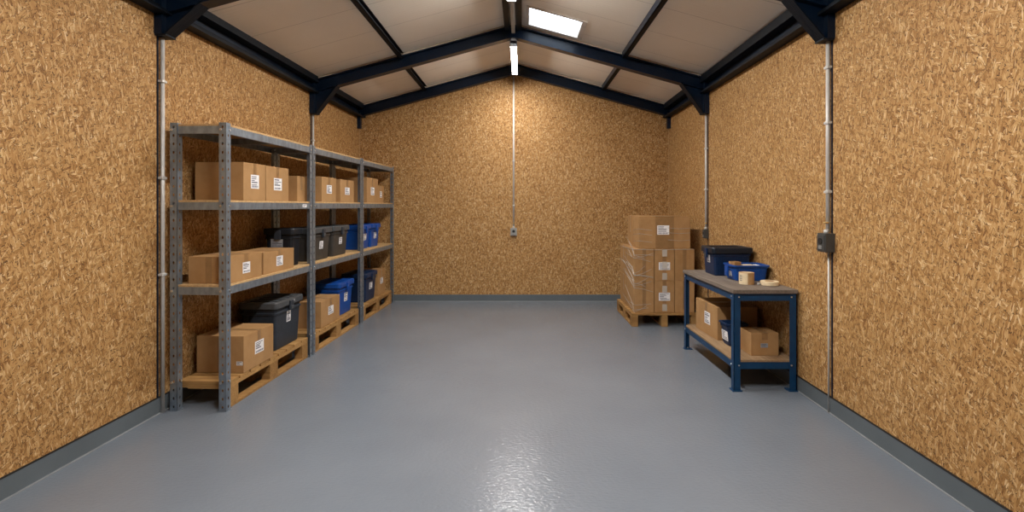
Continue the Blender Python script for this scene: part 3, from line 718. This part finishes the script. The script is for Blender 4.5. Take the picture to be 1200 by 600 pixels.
# strands of stretch film pulled over the stack
wrap = thing('stretch_wrap', 'shiny strands of clear stretch film pulled around the cartons on the pallet', 'stretch wrap', (X0+colw*1.5, 6.84, z1))
def wbuild(b, n):
    return b.build(n, wrap, (-(X0+colw*1.5), -6.84, -z1))
def strand(pts, w=.007):
    b = MB()
    for A, Bq in zip(pts, pts[1:]):
        A, Bq = Vector(A), Vector(Bq); b.cyl(A, Bq, w/2, M['film'], 6)
    wbuild(b, 'film_strand')
yf = 6.388-.003; xs = X0-.003; zt = z1+2*(h1+.002)
rr = random.Random(3)
for zc_, n in ((z1+.06, 3), (z1+.33, 4), (z1+.45, 5), (z1+.70, 4)):
    for i in range(n):
        z0 = zc_+rr.uniform(-.05, .05); rise = rr.uniform(-.06, .10); ln = rr.uniform(.12, .26)
        strand([(X0+ln, yf, z0+rise), (X0+ln*.5, yf, z0+rise*.35), (xs, yf, z0), (xs, yf+.12, z0+rr.uniform(.0, .10)), (xs, yf+.30+rr.uniform(0, .4), z0+rr.uniform(.02, .2))], .005)
strand([(xs, yf, z1+h1), (xs, 6.9, z1+h1+.16), (xs, 7.28, z1+h1+.2)], .009)
strand([(xs, yf, zt-.005), (xs, 6.8, zt-.02), (xs, 7.28, zt-.03)], .008)
strand([(X0, yf, zt-.004), (X0+.25, yf, zt-.012), (X0+.75, yf, zt-.004)], .007)
for zz in (zt+.19, zt+.25, zt+.10):
    strand([(1.475+.64, 6.405, zz+.01), (1.475+.5, 6.405, zz), (1.475+.36, 6.405, zz+.012)], .005); strand([(1.475+.16, 6.405, zz-.02), (1.472, 6.405, zz), (1.472, 6.75, zz-.03)], .005)
# a wide shiny strip hanging down the middle of the front
for zc_ in (z1+.02, z1+.25, z1+.41, z1+.55, z1+.70):
    b = MB(); b.box(X0+colw*1.5-.030, X0+colw*1.5+.030, yf-.004, yf-.0025, zc_, zc_+.085, M['film']); wbuild(b, 'film_strip')

# ------------------------------------------------------------------ workbench
BX0, BX1, BY0, BY1, BT = 1.715, 2.222, 4.135, 5.40, .822
bench = thing('workbench', 'blue steel workbench with worn wooden top against the right wall', 'workbench', ((BX0+BX1)/2, (BY0+BY1)/2, 0))
bw, bd = BX1-BX0, BY1-BY0
def bpart(b, n, parent=bench, loc=(0, 0, 0)): return b.build(n, parent, loc)
b = MB(); b.box(-bw/2-.008, bw/2+.008, -bd/2-.012, bd/2+.012, BT-.032, BT, M['worktop'], .003); bpart(b, 'worktop')
b = MB(); b.box(-bw/2+.004, bw/2-.004, -bd/2+.004, bd/2-.004, .235, .253, M['shelfwood'], .002); bpart(b, 'lower_shelf')
lw = .055; th = .006
for sx in (-1, 1):
    for sy in (-1, 1):
        lg = bpy.data.objects.new('leg', None); C.objects.link(lg); lg.parent = bench; lg.location = (sx*bw/2, sy*bd/2, 0)
        b = MB()
        ax, ay = -sx, -sy
        b.box(min(0, ax*lw), max(0, ax*lw), min(0, ay*th), max(0, ay*th), .006, BT-.032, M['bench_blue'], .0015)
        b.box(min(0, ax*th), max(0, ax*th), min(0, ay*lw), max(0, ay*lw), .006, BT-.032, M['bench_blue'], .0015)
        b.build('angle_post', lg)
        b = MB(); b.box(min(-ax*.012, ax*(lw+.012)), max(-ax*.012, ax*(lw+.012)), min(-ay*.012, ay*(lw+.012)), max(-ay*.012, ay*(lw+.012)), 0, .008, M['bench_blue'], .002); b.cyl((ax*lw*.5, ay*lw*.75, .008), (ax*lw*.5, ay*lw*.75, .02), .009, M['bolt'], 6); b.build('foot_plate', lg)
        b = MB()
        for zz in (.21, BT-.06):
            b.cyl((ax*lw*.75, 0, zz), (ax*lw*.75, -ay*.006, zz), .007, M['bolt'], 6); b.cyl((0, ay*lw*.75, zz), (-ax*.006, ay*lw*.75, zz), .007, M['bolt'], 6)
        b.build('bolt', lg)
for z, h_ in ((BT-.092, .058), (.178, .058)):
    for sx in (-1, 1):
        b = MB(); x = sx*(bw/2-.007); b.box(min(x, x-sx*.012), max(x, x-sx*.012), -bd/2+.008, bd/2-.008, z, z+h_, M['bench_blue'], .0015); b.box(min(x, x-sx*.03), max(x, x-sx*.03), -bd/2+.008, bd/2-.008, z+h_-.005, z+h_-.001, M['bench_blue']); bpart(b, 'side_rail')
    for sy in (-1, 1):
        b = MB(); y = sy*(bd/2-.007); b.box(-bw/2+.02, bw/2-.02, min(y, y-sy*.012), max(y, y-sy*.012), z, z+h_, M['bench_blue'], .0015); bpart(b, 'end_rail')
# on the bench
TZ = BT+.0005
tub('large navy tub with black lid at the far end of the workbench top', (2.035, 5.085, TZ), .385, .33, .272, 'navy_pl', 'navy_lid', 0.0, None, 'x-', (.0, .155, .075, .075), taper=.93)
ot = tub('small open blue tub of loose packets on the workbench top', (2.068, 4.715, TZ), .335, .265, .14, 'blue_pl', 'blue_pl', 0.0, None, 'x-', (.0, .055, .07, .045), latch=True, open_top=True, taper=.90)
ZC = TZ+.016
carton('small flat beige packet standing inside the open blue tub', (1.985, 4.76, ZC), .07, .09, .142, .25, 'packets in the open blue tub', lab=None, name='packet', tape_w=.02)
b = MB(); b.box(-.052, .052, -.07, .07, 0, .112, M['grey_paper'], .003); b.box(-.05, .045, -.06, .05, .112, .119, M['cream'], .002)
tag(b.build('packet', None, (2.083, 4.70, ZC), -.03), 'grey packet with cream top lying inside the open blue tub', 'packet', 'packets in the open blue tub')
b = MB(); b.box(-.02, .02, -.06, .06, 0, .112, M['tape'], .003); b.box(-.015, .015, -.05, .05, .112, .116, M['paper'], .001)
tag(b.build('packet', None, (2.166, 4.71, ZC), .03), 'brown packet at the wall end inside the open blue tub', 'packet', 'packets in the open blue tub')
t = thing('tape_roll', 'thick upright roll of cream and brown packing tape in front of the open blue tub', 'tape roll', (1.952, 4.44, TZ))
b = MB(); b.lathe([(.036, 0), (.062, 0), (.062, .10), (.036, .10)], M['tan'], 32); b.build('roll', t)
b = MB()
for a0, a1, m_, z0_, z1_ in ((PI*.95, PI*1.42, 'cream', .001, .099),):
    n = 10
    for i in range(n):
        aa, ab = a0+(a1-a0)*i/n, a0+(a1-a0)*(i+1)/n; r_ = .0626
        b.poly([(r_*math.cos(aa), r_*math.sin(aa), z0_), (r_*math.cos(ab), r_*math.sin(ab), z0_), (r_*math.cos(ab), r_*math.sin(ab), z1_), (r_*math.cos(aa), r_*math.sin(aa), z1_)], M[m_])
    for j in range(4):
        for i in range(2, 5):
            aa, ab = a0+(a1-a0)*i/n, a0+(a1-a0)*(i+.8)/n; r_ = .0629; zz = .03+j*.014
            b.poly([(r_*math.cos(aa), r_*math.sin(aa), zz), (r_*math.cos(ab), r_*math.sin(ab), zz), (r_*math.cos(ab), r_*math.sin(ab), zz+.007), (r_*math.cos(aa), r_*math.sin(aa), zz+.007)], M['ink'])
b.build('label', t)
b = MB(); b.lathe([(.033, .001), (.037, .001), (.037, .101), (.033, .101)], M['cream'], 32); b.build('core', t)
t = thing('tape_roll', 'flat roll of cream masking tape lying at the wall end of the workbench top', 'tape roll', (2.12, 4.375, TZ))
b = MB(); b.lathe([(.040, 0), (.072, 0), (.074, .003), (.074, .030), (.072, .034), (.040, .034)], M['cream'], 32); b.build('roll', t)
b = MB(); b.lathe([(.035, .001), (.041, .001), (.041, .035), (.035, .035)], M['tan'], 32); b.build('core', t)
t = thing('cable_clip', 'small pale metal clip lying between the two tape rolls', 'clip', (2.03, 4.375, TZ), .3)
b = MB(); b.box(-.018, .018, -.008, .008, 0, .006, M['socket_light'], .002); b.cyl((-.01, 0, .012), (.014, 0, .012), .0085, M['pipe'], 10); b.build('body', t)
# on the lower shelf
SZ = .2535
carton('large brown carton with white label at the far end of the workbench lower shelf', (1.80+.19, 4.74+.26, SZ), .38, .51, .305, .05, None, 'x-', (.03, .16, .13, .115), tape_axis='X')
sb = tub('small open navy tub with pale label on the workbench lower shelf', (1.905, 4.60, SZ), .20, .20, .20, 'navy_pl', 'navy_pl', .04, None, 'x-', (.0, .085, .12, .085), open_top=True, latch=False, taper=.80)
carton('small brown carton with grey label at the near end of the workbench lower shelf', (1.907+.115, 4.25+.11, SZ), .23, .215, .188, 0, None, 'y-', None, tape_axis='Y', drop=.3)
for o in list(bpy.data.objects):
    if o.get('label', '').startswith('small brown carton with grey label'):
        lo = label_mesh(.06, .035, 91, ('grey_paper', 'ink')).build('label', o); lo.location = (-.005, -.1085, .085); lo['label'] = 'grey label'

# ------------------------------------------------------------------ sky, camera, view
wd = bpy.data.worlds.new('World'); sc.world = wd; wd.use_nodes = True
bg = wd.node_tree.nodes['Background']; bg.inputs[0].default_value = (0.80, 0.90, 1.0, 1); bg.inputs[1].default_value = 9.0
cd = bpy.data.cameras.new('Camera'); cam = bpy.data.objects.new('Camera', cd); C.objects.link(cam)
cd.sensor_width = 36; cd.sensor_fit = 'HORIZONTAL'; cd.lens = 36*F/1200
cd.shift_x = -(CX-600)/1200; cd.shift_y = -(300-CY)/1200
cam.location = (0, 0, CAM_Z); cam.rotation_euler = (PI/2, 0, 0); cd.clip_start = .05
sc.camera = cam
vs = sc.view_settings
vs.view_transform = 'Standard'; vs.look = 'None'; vs.gamma = 1; vs.use_curve_mapping = False; vs.exposure = 0.0
